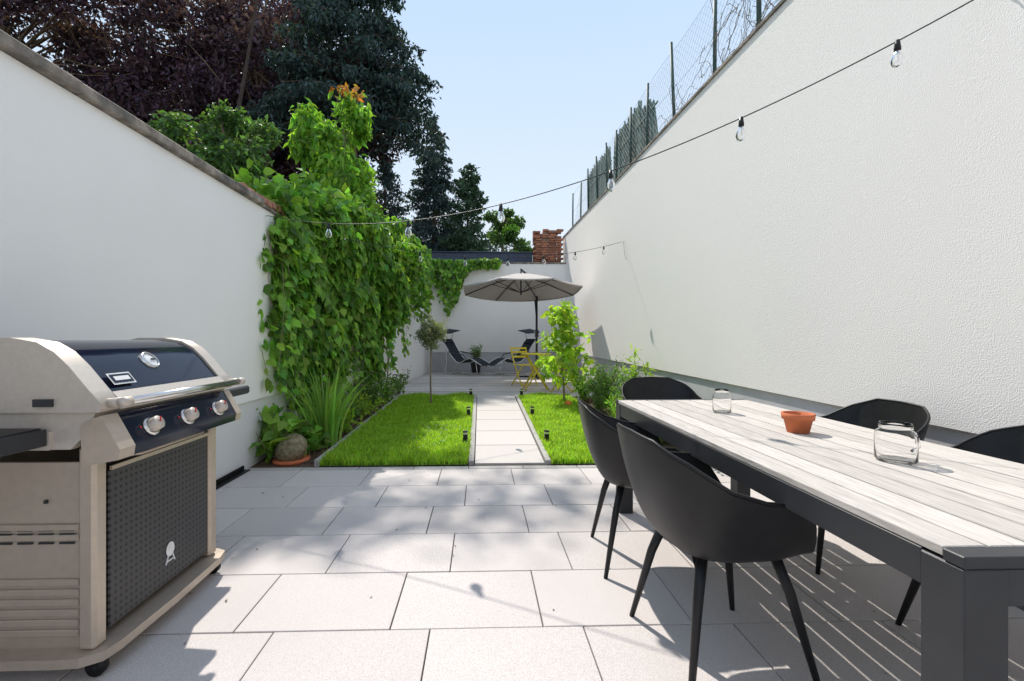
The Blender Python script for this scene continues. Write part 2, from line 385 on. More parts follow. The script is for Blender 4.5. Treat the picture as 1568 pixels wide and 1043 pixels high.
# ---------------------------------------------------------------- table
T=B('dining_table'); X0,X1,YA,YB,Z=.93,1.82,.85,3.11,.75
n=9; wdt=(X1-X0)/n
for i in range(n): T.box(X0+i*wdt+.0045,X0+(i+1)*wdt-.0045,YA+.045,YB-.045,Z-.02,Z+random.uniform(-.0007,.0007),WOOD,bev=.002)
for y0,y1 in((YA,YA+.043),(YB-.043,YB)): T.box(X0,X1,y0,y1,Z-.025,Z-.001,ANTH,bev=.002)
T.box(X0+.004,X0+.044,YA+.09,YB-.09,Z-.10,Z-.022,ANTH,bev=.002); T.box(X1-.044,X1-.004,YA+.09,YB-.09,Z-.10,Z-.022,ANTH,bev=.002)
T.box(X0+.09,X1-.09,YA+.004,YA+.04,Z-.10,Z-.027,ANTH,bev=.002); T.box(X0+.09,X1-.09,YB-.04,YB-.004,Z-.10,Z-.027,ANTH,bev=.002)
for i in range(3): y=YA+.55+i*.57; T.box(X0+.046,X1-.046,y,y+.04,Z-.06,Z-.024,ANTH)
for x in(X0+.001,X1-.091):
    for y in(YA+.001,YB-.091): T.box(x,x+.09,y,y+.09,.0,Z-.026,ANTH,bev=.003)
T.done()
# ---------------------------------------------------------------- chairs
def interp(x,xs,ys): return float(np.interp(x,xs,ys))
def chair_mesh():
    c=B('armchair'); NA=72; NS=20; seat=.44
    def rimh(a):
        t=abs(a); k=interp(t,[0,25,45,65,85,105,120,135,180],[.83,.825,.775,.70,.665,.655,.60,.47,.435]); return k
    def pt(a,s,off=0):
        h=rimh(a); ar=R(a); ca,sa=-math.cos(ar),math.sin(ar)
        sq=(abs(ca)**3+abs(sa)**3)**(-1/3)
        if s<=.5:
            q=s/.5; r=.205*q; z=seat-.018*(1-q*q)
        else:
            q=(s-.5)/.5; wall=(h-seat)/.39
            out=.02+.075*max(wall,0)
            r=.205+(.045*math.sin(q*math.pi/2)+out*q)*1
            z=seat+(h-seat)*(q**1.5 if wall>.1 else q)
            if h<seat: z=seat+(h-seat)*q*q
        r+=off
        return (r*sq*ca*.93,r*sq*sa*1.0,z-off*.3)
    for off in(0,.007):
        v=[];f=[]
        for i in range(NA):
            a=-180+360*i/NA
            for j in range(NS+1): v.append(pt(a,j/NS,off if j/NS>.2 else off))
        for i in range(NA):
            for j in range(NS): f.append((i*(NS+1)+j,i*(NS+1)+j+1,((i+1)%NA)*(NS+1)+j+1,((i+1)%NA)*(NS+1)+j))
        if off: v=[(x,y,z-.006) for x,y,z in v]
        c.add(v,f,BLACK,True)
    c.tube([pt(-180+360*i/NA,1,.0035) for i in range(NA+1)],.0065,BLACK,6,False)
    for sx in(-1,1):
        for sy in(-1,1):
            c.tube([(sx*.13,sy*.14,.425),(sx*.165,sy*.175,.30),(sx*.225,sy*.235,.0)],[.019,.017,.010],BLACK,10)
    c.tube([(-.13,-.14,.418),(.13,.14,.418)],.014,BLACK,8); c.tube([(-.13,.14,.418),(.13,-.14,.418)],.014,BLACK,8)
    return c.done()
ch=chair_mesh()
def put(o,x,y,rz): o.location=(x,y,0); o.rotation_euler=(0,0,R(rz))
put(ch,.88,1.69,4)
for x,y,rz in((.86,2.42,-6),(1.5,3.62,-88),(1.93,2.42,172),(1.95,1.60,184)):
    o=ch.copy(); scene.collection.objects.link(o); put(o,x,y,rz); o.name='armchair'
def jar(x,y,h,r,lid=False):
    o=B('glass_jar'); pr=[(.0,0),(r*.85,0),(r,.008),(r,h*.68),(r*.92,h*.78),(r*.76,h*.84),(r*.76,h)]
    o.rev(pr+[(rr-.002 if rr>.01 else 0,max(zz,.004)) for rr,zz in pr[::-1]],(x,y,.751),GLASS,32)
    for k in(.88,.93): o.rev([(r*.76,h*k-.002),(r*.8,h*k),(r*.76,h*k+.002)],(x,y,.751),GLASS,32)
    if lid: o.tube([(x+r*.98,y,.751+h*.62),(x+r*1.35,y,.751+h*.58),(x+r*1.4,y,.751+h*.35),(x+r*.99,y,.751+h*.22)],.005,GLASS,8)
    o.done()
jar(1.42,1.52,.13,.058,True); jar(1.37,2.55,.13,.048)
o=B('terracotta_pot'); r=.062
o.rev([(0,0),(.043,0),(.056,.058),(.063,.058),(.066,.085),(.058,.085),(.052,.05),(.04,.03),(0,.03)],(1.42,2.0,.751),TERRA,32); o.done()
# ---------------------------------------------------------------- gas barbecue
G=B('gas_barbecue')
prof=[(-1.255,.925),(-1.25,.955),(-1.285,.995),(-1.35,1.075),(-1.40,1.125),(-1.455,1.157),(-1.54,1.172),(-1.66,1.172),(-1.76,1.150),(-1.84,1.09),(-1.88,1.0),(-1.89,.925)]
cx,cz=-1.57,.98
pin=[(cx+(x-cx)*.965,cz+(z-cz)*.95 if z>.93 else z) for x,z in prof]
G.extrude(prof,1.545,1.625,CHAMP2,True); G.extrude(prof,2.275,2.35,CHAMP2,True); G.extrude(pin,1.62,2.28,ENAMEL,True)
G.extrude([(-1.27,.93),(-1.245,.925),(-1.245,.955),(-1.275,.985)],1.624,2.276,CHAMP2)
G.extrude([(-1.28,.923),(-1.30,.86),(-1.36,.80),(-1.80,.80),(-1.86,.86),(-1.88,.923)],1.56,2.335,CHAMP2)
G.box(-1.46,-1.40,1.535,1.55,.945,.97,ANTH)
G.tube([(-1.20,1.60,.955),(-1.20,2.31,.955)],.014,CHROME,14)
for y in(1.585,2.325):
    G.tube([(-1.26,y,.95),(-1.20,y,.955)],.017,CHAMP2,10); G.tube([(-1.20,y-.02,.955),(-1.20,y+.02,.955)],.017,CHAMP2,12)
sl=Vector((.78,0,.625)).normalized(); MM=sl.to_track_quat('Z','Y').to_matrix()
G.rev([(.040,-.01),(.040,.008),(.034,.012),(.033,.008)],(-1.366,1.93,1.078),CHROME,28,MM); G.rev([(.033,.006),(0.0,.009)],(-1.366,1.93,1.078),WHITEP,28,MM)
G.box(-.003,.003,-.001,.025,-.002,.002,ANTH)
G.v[-8:]=[tuple((MM@Vector((q[1],q[0],q[2])))+Vector((-1.366,1.93,1.078))+sl*.011) for q in G.v[-8:]]
def onslope(u0,u1,y0,y1,h,mat):
    c=Vector((-1.30,0,.998)); t=Vector((-.63,0,.775)).normalized(); nn=Vector((.775,0,.63))
    vs=[c+t*u+Vector((0,yy,0))+nn*h for u,yy in((u0,y0),(u0,y1),(u1,y1),(u1,y0))]
    G.add(vs,[(0,1,2,3)],mat)
onslope(.0,.05,1.655,1.76,.012,WHITEP); onslope(.006,.044,1.661,1.754,.0135,ENAMEL)
onslope(.016,.034,1.672,1.742,.0145,WHITEP)
cp=[(-1.285,.905),(-1.262,.912),(-1.20,.80),(-1.205,.765),(-1.32,.745),(-1.33,.88)]
G.extrude(cp,1.62,2.29,ENAMEL)
cp2=[(x+.004,z) for x,z in cp]; G.extrude(cp2,1.555,1.625,CHAMP); G.extrude(cp2,2.285,2.33,CHAMP)
kn=Vector((.112,0,.062)).normalized(); KM=kn.to_track_quat('Z','Y').to_matrix()
for y in(1.735,1.945,2.165):
    c=(-1.222,y,.843)
    G.rev([(.036,0),(.036,.006),(.029,.010)],c,CHROME,24,KM)
    G.rev([(.027,.008),(.025,.036),(.021,.040),(0,.040)],c,CHAMP2,20,KM)
    G.tube([Vector(c)+kn*.041,Vector(c)+kn*.041+Vector((0,0,.018))],.003,REDP,6)
    for dy in(-.045,.045): G.rev([(.005,.001),(0,.003)],(c[0]-.004,y+dy,c[2]+.006),REDP if dy<0 else WHITEP,8,KM)
G.box(-1.375,-1.315,1.60,1.66,.10,.80,CHAMP,bev=.012); G.box(-1.375,-1.315,2.27,2.33,.10,.80,CHAMP,bev=.012)
G.box(-1.88,-1.83,1.60,1.66,.10,.80,CHAMP,bev=.01); G.box(-1.88,-1.83,2.27,2.33,.10,.80,CHAMP,bev=.01)
G.box(-1.83,-1.376,1.625,1.64,.10,.74,CHAMP); G.box(-1.83,-1.376,2.29,2.305,.10,.74,CHAMP)
for i in range(8):
    z=.14+i*.035+(.12 if i>5 else 0); G.box(-1.82,-1.385,1.618,1.624,z,z+.024,CHAMP,bev=.003)
for z in(.46,.475,.49,.505):
    for k in range(6): G.box(-1.80+k*.07,-1.75+k*.07,1.619,1.6245,z,z+.006,ANTH)
G.box(-1.50,-1.49,1.617,1.6245,.60,.612,ANTH)
G.box(-1.84,-1.82,1.64,2.29,.12,.74,CHAMP)
G.box(-1.345,-1.322,1.672,2.262,.135,.70,PERF,bev=.004)
G.box(-1.322,-1.312,1.672,2.262,.700,.715,CHAMP); G.box(-1.35,-1.33,1.67,2.265,.72,.745,BLACK)
G.tube([(-1.31,1.75,.735),(-1.285,1.78,.735),(-1.285,2.16,.735),(-1.31,2.19,.735)],.007,CHAMP,8)
kc=Vector((-1.3195,1.99,.26))
pts=[kc+Vector((0,.026*math.cos(a),.03*math.sin(a)+.012)) for a in np.linspace(0,2*math.pi,20)[:-1]]
G.add(pts,[tuple(range(19))],WHITEP)
for a,b3 in((-.012,-.028),(.012,.028)): G.tube([kc+Vector((0,a,-.010)),kc+Vector((0,b3,-.045))],.003,WHITEP,4)
G.tube([kc+Vector((0,-.022,-.034)),kc+Vector((0,.022,-.034))],.003,WHITEP,4)
G.prism([(-1.88,1.56),(-1.42,1.56),(-1.34,1.565),(-1.285,1.60),(-1.27,1.66),(-1.262,1.95),(-1.27,2.28),(-1.285,2.345),(-1.33,2.37),(-1.88,2.37)],.068,.10,CHAMP)
for x in(-1.33,-1.83):
    for y in(1.63,2.32):
        G.tube([(x,y-.012,.033),(x,y+.012,.033)],.033,BLACK,18); G.tube([(x,y-.02,.033),(x,y+.02,.033)],.012,BLACK,10); G.box(x-.015,x+.015,y-.018,y+.018,.045,.069,BLACK)
G.box(-1.84,-1.43,1.0,1.55,.825,.875,BLACK,bev=.01); G.box(-1.435,-1.425,1.0,1.55,.815,.87,ANTH,bev=.003)
G.box(-1.84,-1.40,2.345,2.83,.835,.885,ANTH,bev=.01)
G.box(-1.85,-1.42,1.55,1.60,.80,.86,CHAMP2)
G.box(-1.80,-1.36,1.66,2.27,.11,.13,ANTH)
G.done()
# ---------------------------------------------------------------- trees
def curve(a,b2,rg,k=6,wob=.05,sagz=0):
    a=np.array(a,float); b2=np.array(b2,float); L=np.linalg.norm(b2-a); P=[]
    o=rg.normal(size=3)*wob*L
    for t in np.linspace(0,1,k): P.append(a+(b2-a)*t+o*math.sin(math.pi*t)+np.array([0,0,sagz*L*math.sin(math.pi*t)]))
    return P
def tree(name,base,cc,rad,ncl,nl,size,lm,tr,seed,clr=.28,bark=BARK,bias=(0,0,-.3),asp=.55,lm2=None,top2=None,shell=.55,mixl=None,limb=.36):
    rg=np.random.default_rng(seed); o=B(name); base=np.array(base,float); cc=np.array(cc,float); rad=np.array(rad,float)
    topz=cc+np.array([0,0,rad[2]*.7]); tp=curve(base,topz,rg,10,.03)
    k=np.linspace(1,.15,10)
    o.tube(tp,[tr*q for q in k],bark,9)
    cls=[]
    for i in range(ncl):
        d=nrm(rg.normal(size=3)); q=(shell+(1-shell)*rg.random())if rg.random()<.75 else rg.random()*.6
        c=cc+d*q*rad; cls.append(c)
        f0=np.clip((c[2]-base[2]-rg.uniform(.1,.4)*rad[2]*1.2)/(topz[2]-base[2]),.22,.93); ii=f0*9; j=int(ii); st=tp[j]+(tp[min(j+1,9)]-tp[j])*(ii-j)
        P=curve(st,c,rg,6,.08,.06); r0=tr*(limb*(1-f0)+.08)
        o.tube(P,[r0*(1-.85*t) for t in np.linspace(0,1,6)],bark,5,False)
        for kk in range(3):
            e=c+rg.normal(size=3)*rad*clr*.8; o.tube(curve(P[3+kk//2],e,rg,4,.08),[r0*.3,r0*.22,r0*.15,r0*.06],bark,4,False)
    cls=np.array(cls); idx=rg.integers(0,ncl,nl); wgt=.55+.9*rg.random(ncl)
    g3=nrm(rg.normal(size=(nl,3)))*(rg.random((nl,1))**.45)
    C=cls[idx]+g3*rad*clr*wgt[idx][:,None]*np.array([1,1,.6])
    if mixl is not None:
        m=(rg.random(ncl)<.3)[idx]&(g3[:,2]>-.1); leaves(o,rg,C[m],size,mixl,bias,asp=asp); C=C[~m]
    if lm2 is not None:
        m=C[:,2]>top2; leaves(o,rg,C[m],size,lm2,bias,asp=asp); C=C[~m]
    leaves(o,rg,C,size,lm,bias,asp=asp)
    return o.done()
tree('copper_beech_tree',(-13,27,-.1),(-13.2,27,14),(9.2,4.5,10.5),100,60000,.30,L_BEECH,.6,21,.18,mixl=L_BEECH2,limb=.5)
tree('copper_beech_tree',(-25,26,-.1),(-25.5,26,14.5),(9.5,4,10.5),110,50000,.32,L_BEECH,.5,22,.21,mixl=L_BEECH2,limb=.45,shell=.4)
tree('copper_beech_tree',(-19,33,-.1),(-19,33,15),(10,4,12),60,26000,.42,L_BEECH,.5,29,.24,limb=.3,shell=.4)
tree('copper_beech_tree',(-9.4,14.3,-.1),(-6.2,13.8,13.6),(4.1,1.2,1.0),30,2500,.19,L_BEECH,.10,23,.30,bark=BARKD,limb=.25)  # added tree: crown above the view, placed and thinned to dapple the terrace
tree('maple_tree',(-7,12.3,-.1),(-6.9,12.3,5.9),(1.8,1.3,2.3),34,13000,.15,L_GREEN,.12,24,.26,mixl=L_WALN)
tree('walnut_tree',(-2.9,9.6,-.1),(-2.85,9.6,4.7),(1.15,.9,1.8),34,6500,.18,L_WALN,.07,25,.26,bias=(0,0,-.7),asp=.42,lm2=L_RED,top2=6.1,bark=BARKL)
tree('round_tree',(1.2,20,-.1),(1.25,20,5.6),(1.1,.9,1.5),26,7000,.14,L_GREEN,.09,26,.3,mixl=L_WALN)
tree('distant_trees',(-3,40,-.1),(-4,40,5.5),(9,3,5.5),50,14000,.30,L_SPRUCE,.3,27,.2)
tree('hazel_tree',(-9.8,15,-.1),(-9.8,15,3.6),(4.2,1.6,2.6),45,14000,.17,L_GREEN,.12,28,.24)
def conifer(name,base,H,z0,Rm,nb,lm,seed,power=.8,droop=.25,size=.3,npb=60,tr=.25,up=0,flat=.12):
    rg=np.random.default_rng(seed); o=B(name); b0=np.array(base,float)
    o.tube([b0,b0+[0,0,H*.5],b0+[0,0,H]],[tr,tr*.6,.02],BARK,8); CC=[];
    for i in range(nb):
        f=rg.random()**.9; z=z0+(H-z0)*f; a=rg.uniform(0,6.28); L=Rm*((1-f)**power)*rg.uniform(.55,1.1)+.15
        dv=np.array([math.cos(a),math.sin(a),0]); st=b0+[0,0,z]
        P=[st+dv*L*t+np.array([0,0,up*L*t-droop*L*t*t]) for t in np.linspace(0,1,6)]
        o.tube(P,[tr*.18*(1-f*.6)*(1-.85*t) for t in np.linspace(0,1,6)],BARK,4,False)
        n=max(6,int(npb*L/Rm)); t=rg.uniform(.12,1,n)**.75; side=np.array([-dv[1],dv[0],0])
        w=L*.28*(1.1-t)*rg.normal(size=n)
        C=st+dv*(L*t)[:,None]+side*w[:,None]; C[:,2]+=up*L*t-droop*L*t*t-abs(rg.normal(size=n))*L*flat
        CC.append(C)
    leaves(o,rg,np.concatenate(CC),size,lm,bias=(0,0,-.6),spread=1.2,asp=.4)
    return o.done()
conifer('cedar_tree',(-6.6,24,-.1),20.8,11.6,4.7,150,L_CEDAR,31,power=.25,droop=.36,size=.30,npb=230,tr=.4,up=.12,flat=.06)
conifer('spruce_tree',(-3.0,30,-.1),15.8,3,3.2,240,L_SPRUCE,32,power=.75,droop=.25,size=.28,npb=130,tr=.25,up=.15,flat=.08)
conifer('spruce_tree',(-6.4,31,-.1),13.5,3,3.2,170,L_SPRUCE,36,power=.6,droop=.25,size=.28,npb=120,tr=.25,up=.15,flat=.08)
conifer('pine_tree',(-.75,28,-.1),11.8,4,2.0,110,L_PINE,33,power=.5,droop=.0,size=.25,npb=140,tr=.2,up=.35,flat=.05)
# ---------------------------------------------------------------- climbing vine
o=B('climbing_vine'); rg=np.random.default_rng(41)
def topz(y): return np.interp(y,[4.6,5.3,6.5,8,9,9.6],[2.5,2.7,2.9,3.15,3.2,3.0])
def botz(y): return .85+.3*np.sin(y*3.1)+.35*np.sin(y*7.3+1)+.18*np.sin(y*17)+np.where(y>6.6,.42*(y-6.6),0)+np.where(y<5.1,1.0*(5.1-y)*2,0)
def thick(y): return np.interp(y,[4.6,5.2,6,7.5,8.6,9.6],[.08,.18,.30,.45,.52,.3])
N=16000; y=rg.uniform(4.65,9.6,N); u=rg.random(N)**.8
tz=topz(y)+.14*np.sin(y*9); bz=botz(y); z=bz+(tz-bz)*u
bulge=(.35+.65*np.sin(np.clip(u,0,1)*math.pi*.75))*(1+.6*np.sin(y*5+z*4))
dd=thick(y)*bulge*(1-.75*rg.random(N)**2.2)
xw=np.array([lwx(v) for v in y]); C=np.stack([xw+.02+dd,y,z],1)
keep=(np.sin(y*6.1+z*2)+np.sin(z*5.3-y*3)+rg.normal(size=N)*.45)>-.75
leaves(o,rg,C[keep],.135,L_VINE,bias=(.45,-.2,-1.1),spread=.7,asp=.66,nb=(1.0,-.4,.5))
N=4500; y=rg.uniform(4.7,9.4,N); C=np.stack([np.array([lwx(v) for v in y])-rg.uniform(-.2,.5,N),y,topz(y)-.1+rg.normal(size=N)*.14+.1],1)
leaves(o,rg,C,.13,L_VINE,bias=(.2,-.2,-.5),spread=1,asp=.7)
for i in range(125):
    y0=rg.uniform(4.75,9.3) if i>36 else rg.uniform(4.5,5.3); zt=botz(y0)+.6 if i>36 else 2.3; ze=max(.3,zt-rg.uniform(.6,1.5)) if i>36 else rg.uniform(.6,1.7)
    x0=lwx(y0)+.03+rg.random()*thick(y0)*.8; P=curve((x0,y0,zt),(x0+rg.normal()*.03,y0+rg.normal()*.08,ze),rg,8,.04)
    o.tube(P,.003,BARKL,4,False); n=int((zt-ze)*24)
    t=rg.random(n); q=np.array(P); C=np.stack([np.interp(t,np.linspace(0,1,8),q[:,k]) for k in range(3)],1)+rg.normal(size=(n,3))*.03
    leaves(o,rg,C,.115,L_VINE,bias=(.5,-.2,-1),spread=.7,asp=.7,nb=(1,-.4,.4))
for i in range(11):
    y0=5.6+i*.33; o.tube(curve((lwx(y0)+.03,y0,.02),(lwx(y0)+.1,y0+rg.normal()*.2,2.3),rg,7,.02),[.012]*7,BARK,5,False)
N=3200; y=rg.uniform(9.3,13.9,N); u=rg.random(N)**1.3; hang=.35+1.1*np.exp(-((y-10.8)/1.0)**2)+.2*np.sin(y*9)
z=3.25-hang*u; C=np.stack([np.array([lwx(v) for v in y])+.05+.5*rg.random(N)*np.exp(-((y-10.6)/1.2)**2),y,z],1)
leaves(o,rg,C,.13,L_VINE,bias=(.4,-.2,-1),spread=.7,asp=.75,nb=(1,-.4,.3))
N=1300; x=rg.uniform(-1.45,.6,N); C=np.stack([x,13.95-rg.random(N)*.2,3.56-rg.random(N)**1.5*(.2+1.5*np.exp(-((x+.95)/.4)**2))],1)
leaves(o,rg,C,.14,L_VINE,bias=(0,-.4,-1),spread=.7,asp=.75,nb=(0,-1,.3))
o.done()
# ---------------------------------------------------------------- garden plants
def blades(name,c,n,h,spr,mat,w=.018,seed=1,lean=.35):
    rg=np.random.default_rng(seed); o=B(name)
    for i in range(n):
        a=rg.uniform(0,6.28); r0=spr*.35*rg.random(); H=h*rg.uniform(.55,1.05); ln=lean*rg.uniform(.2,1.3)*H; bend=rg.random()
        dv=np.array([math.cos(a),math.sin(a),0]); b0=np.array(c)+dv*r0
        fa=rg.uniform(0,6.28); sd=np.array([math.cos(fa),math.sin(fa),0])
        v=[];f=[]
        for k in range(7):
            t=k/6; q=b0+dv*ln*t**2+np.array([0,0,H*(t-.25*bend*t**3)]); ww=w*(1-t**2.2)*.5+.0006
            v+= [q-sd*ww,q+sd*ww]
        f=[(2*k,2*k+1,2*k+3,2*k+2) for k in range(6)]
        o.add(v,f,mat,True)
    return o.done()
blades('iris_plant',(-1.66,4.95,0.0),95,1.0,.45,L_IRIS,.03,1,.42)
blades('iris_plant',(-1.85,5.5,0.05),50,.9,.4,L_IRIS,.03,2,.4)
blades('ornamental_grass',(1.78,5.6,.05),90,.45,.3,L_IRIS,.008,3,.6)
def bush(name,c,r,h,n,size,mat,seed,asp=.5,stems=14,bias=(0,0,.2),flowers=0):
    rg=np.random.default_rng(seed); o=B(name); c=np.array(c,float)
    tips=[]
    for i in range(stems):
        e=c+np.array([rg.normal()*r*.55,rg.normal()*r*.55,h*rg.uniform(.45,1)]); P=curve(c+rg.normal(size=3)*[r*.1,r*.1,0],e,rg,6,.06)
        o.tube(P,[.006,.005,.005,.004,.003,.002],TWIG if asp<.45 else BARKL,4,False); tips.append(P)
    q=np.array(tips); k=rg.integers(0,stems,n); t=1-rg.random(n)**1.3*.8
    C=np.stack([[np.interp(tt,np.linspace(0,1,6),q[kk,:,j]) for tt,kk in zip(t,k)] for j in range(3)],1)+rg.normal(size=(n,3))*r*.16
    C[:,2]=np.maximum(C[:,2],c[2]+.02)
    leaves(o,rg,C,size,mat,bias,spread=1.1,asp=asp)
    if flowers:
        for i in range(flowers): u=C[rg.integers(0,n)]; o.rev([(0,0),(.014,.006),(0,.012)],tuple(u+[0,0,.02]),FLOW,6)
    return o.done()
bush('hydrangea_plant',(-1.95,4.45,0),.2,.5,90,.17,L_VINE,51,asp=.7)
bush('hydrangea_plant',(-1.72,4.62,0),.22,.3,110,.12,L_VINE,52,asp=.6)
for i,(x,y,r,h,n,sz,m) in enumerate([(-1.75,5.9,.22,.35,500,.06,L_SHRUB),(-1.62,6.4,.2,.3,500,.05,L_YG),(-1.7,7.0,.25,.45,700,.05,L_SHRUB),(-1.55,7.6,.2,.4,500,.05,L_VINE),(-1.6,5.45,.16,.25,300,.06,L_YG),(-1.5,8.3,.2,.5,500,.05,L_SHRUB)]):
    bush('border_shrub',(x,y,gz(y)),r,h,n,sz,m,60+i)
for i,(x,y,r,h,n,sz,m,fl) in enumerate([(1.95,5.0,.28,.42,1200,.06,L_VINE,0),(1.75,6.6,.25,.6,1200,.05,L_SHRUB,12),(2.05,6.1,.28,.65,1400,.05,L_SHRUB,0),(2.05,7.3,.28,.7,1300,.05,L_SHRUB,10),(1.75,7.6,.22,.45,700,.05,L_VINE,0),(2.1,4.4,.22,.4,700,.05,L_YG,0),(1.85,5.7,.2,.3,500,.045,L_YG,0),(2.2,3.9+.5,.2,.45,500,.05,L_VINE,0)]):
    bush('flower_border_shrub',(x,y,gz(y)),r,h,n,sz,m,80+i,flowers=fl)
bush('bamboo_sapling',(2.2,6.3,.08),.14,1.25,170,.12,L_YG,97,asp=.22,stems=4)
bush('bamboo_sapling',(2.27,4.45,.0),.10,.75,60,.11,L_YG,98,asp=.2,stems=3)
rg=np.random.default_rng(61); o=B('olive_tree'); x,y=-.76,7.15; z=gz(y)
tp=curve((x,y,z-.01),(x+.01,y,1.15),rg,8,.02); o.tube(tp,[.018,.016,.014,.013,.013,.012,.012,.01],BARKL,8)
C=[]
for i in range(80):
    d=nrm(rg.normal(size=3)); e=np.array([x,y,1.24])+d*np.array([.29,.27,.29])*rg.uniform(.6,1.05)
    if i>68: e[2]+=.12
    P=curve(tp[-1],e,rg,5,.1); o.tube(P,[.005,.004,.003,.002,.001],BARKL,4,False)
    t=rg.random(46)**.6; q=np.array(P); C.append(np.stack([np.interp(t,np.linspace(0,1,5),q[:,k]) for k in range(3)],1)+rg.normal(size=(46,3))*.02)
leaves(o,rg,np.concatenate(C),.055,L_OLIVE,bias=(0,0,.3),asp=.25,spread=1.3); o.done()
rg=np.random.default_rng(62); o=B('young_fig_tree'); x,y=1.36,7.3; z=gz(y)
tp=curve((x,y,z-.01),(x-.03,y,1.65),rg,9,.02); o.tube(tp,[.02,.018,.016,.014,.012,.01,.008,.006,.004],BARKL,8); C=[]
for i in range(42):
    f0=rg.uniform(.22,1); st=np.array([np.interp(f0*8,range(9),np.array(tp)[:,k]) for k in range(3)]); a=rg.uniform(0,6.28); l=(.60*(1.12-f0)+.1)*rg.uniform(.6,1.15)
    e=st+np.array([math.cos(a)*l,math.sin(a)*l,l*.35]); P=curve(st,e,rg,5,.1); o.tube(P,[.006,.005,.004,.003,.002],BARKL,4,False)
    n=14; t=.2+.8*rg.random(n); q=np.array(P); C.append(np.stack([np.interp(t,np.linspace(0,1,5),q[:,k]) for k in range(3)],1)+rg.normal(size=(n,3))*.03)
leaves(o,rg,np.concatenate(C),.14,L_YG,bias=(0,0,-.3),asp=.55,spread=1.2); o.done()
o=B('ball'); o.rev([(.055*math.sin(a),-.055*math.cos(a)) for a in np.linspace(0.001,math.pi-.001,12)],(1.33,6.85,gz(6.85)+.075),ORANGE,18); o.done()
o=B('stone_ball')
M=Matrix.Rotation(R(50),3,'Y')
pr=[]
for a in np.linspace(0.02,math.pi-.02,30): pr.append((.135*math.sin(a)*(1+.03*math.sin(a*22)),-.15*math.cos(a)))
o.rev(pr,(-1.80,4.42,.12),STONE,30,M)
o.rev([(0,.0),(.16,0),(.17,.03),(.1,.03)],(-1.80,4.42,-.008),TERRA,20); o.done()
for x,y in((-.155,4.85),(-.155,6.2),(-.155,7.8),(.71,4.85),(.71,6.2),(.71,7.8)):
    o=B('path_light'); z=gz(y); o.box(x-.024,x+.024,y-.024,y+.024,z-.01,z+.13,BLACK,bev=.003); o.box(x-.020,x+.020,y-.020,y+.020,z+.13,z+.15,CHROME); o.box(x-.026,x+.026,y-.026,y+.026,z+.15,z+.165,BLACK,bev=.003); o.done()
# ---------------------------------------------------------------- parasol
o=B('cantilever_parasol'); c=Vector((.97,10.8,-.10)); NR=8; rings=9; v=[]; tilt=Matrix.Rotation(R(-5),3,'X')
def cp_(a,q,dz=0):
    k=a/(2*math.pi/NR); fr=k-math.floor(k); edge=math.cos(math.pi/NR)/math.cos((fr-.5)*2*math.pi/NR)
    r=1.45*q*edge; z=2.80-.40*q**1.2-.02*q*(math.sin(math.pi*fr))*1.0
    return tilt@(Vector((r*math.cos(a+R(22)),r*math.sin(a+R(22)),z+dz))-Vector((0,0,2.8)))+Vector((0,0,2.8))+c
NA=64; f=[]
for j in range(rings+1):
    for i in range(NA): v.append(cp_(2*math.pi*i/NA,j/rings+.001))
for j in range(rings):
    for i in range(NA): f.append((j*NA+i,j*NA+(i+1)%NA,(j+1)*NA+(i+1)%NA,(j+1)*NA+i))
o.add(v,f,CANV)
v=[cp_(2*math.pi*i/NA,1) for i in range(NA)]+[cp_(2*math.pi*i/NA,1,-.03) for i in range(NA)]
o.add(v,[(i,(i+1)%NA,NA+(i+1)%NA,NA+i) for i in range(NA)],CANV)
for k in range(NR):
    a=2*math.pi*k/NR; o.tube([cp_(a,.02,-.03),cp_(a,.5,-.025),cp_(a,1,-.02)],.011,ANTH,6)
    o.tube([c+Vector((0,0,2.35)),cp_(a,.5,-.03)],.008,ANTH,6)
o.tube([c+Vector((0,0,2.3)),c+Vector((0,0,2.90))],.018,ANTH,8)
px=Vector((1.48,11.9,0)); o.tube([px+Vector((0,0,.15)),px+Vector((0,0,2.3))],.03,ANTH,10)
o.tube([px+Vector((0,0,1.7)),px+Vector((-.02,.3,2.4)),Vector((1.30,11.8,2.75)),c+Vector((0,0,2.90))],.024,ANTH,8)
o.box(1.44,1.52,11.82,11.98,1.2,1.4,ANTH,bev=.01)
o.box(px.x-.5,px.x+.5,px.y-.04,px.y+.04,.152,.19,ANTH); o.box(px.x-.04,px.x+.04,px.y-.5,px.y+.5,.151,.188,ANTH)
o.done()
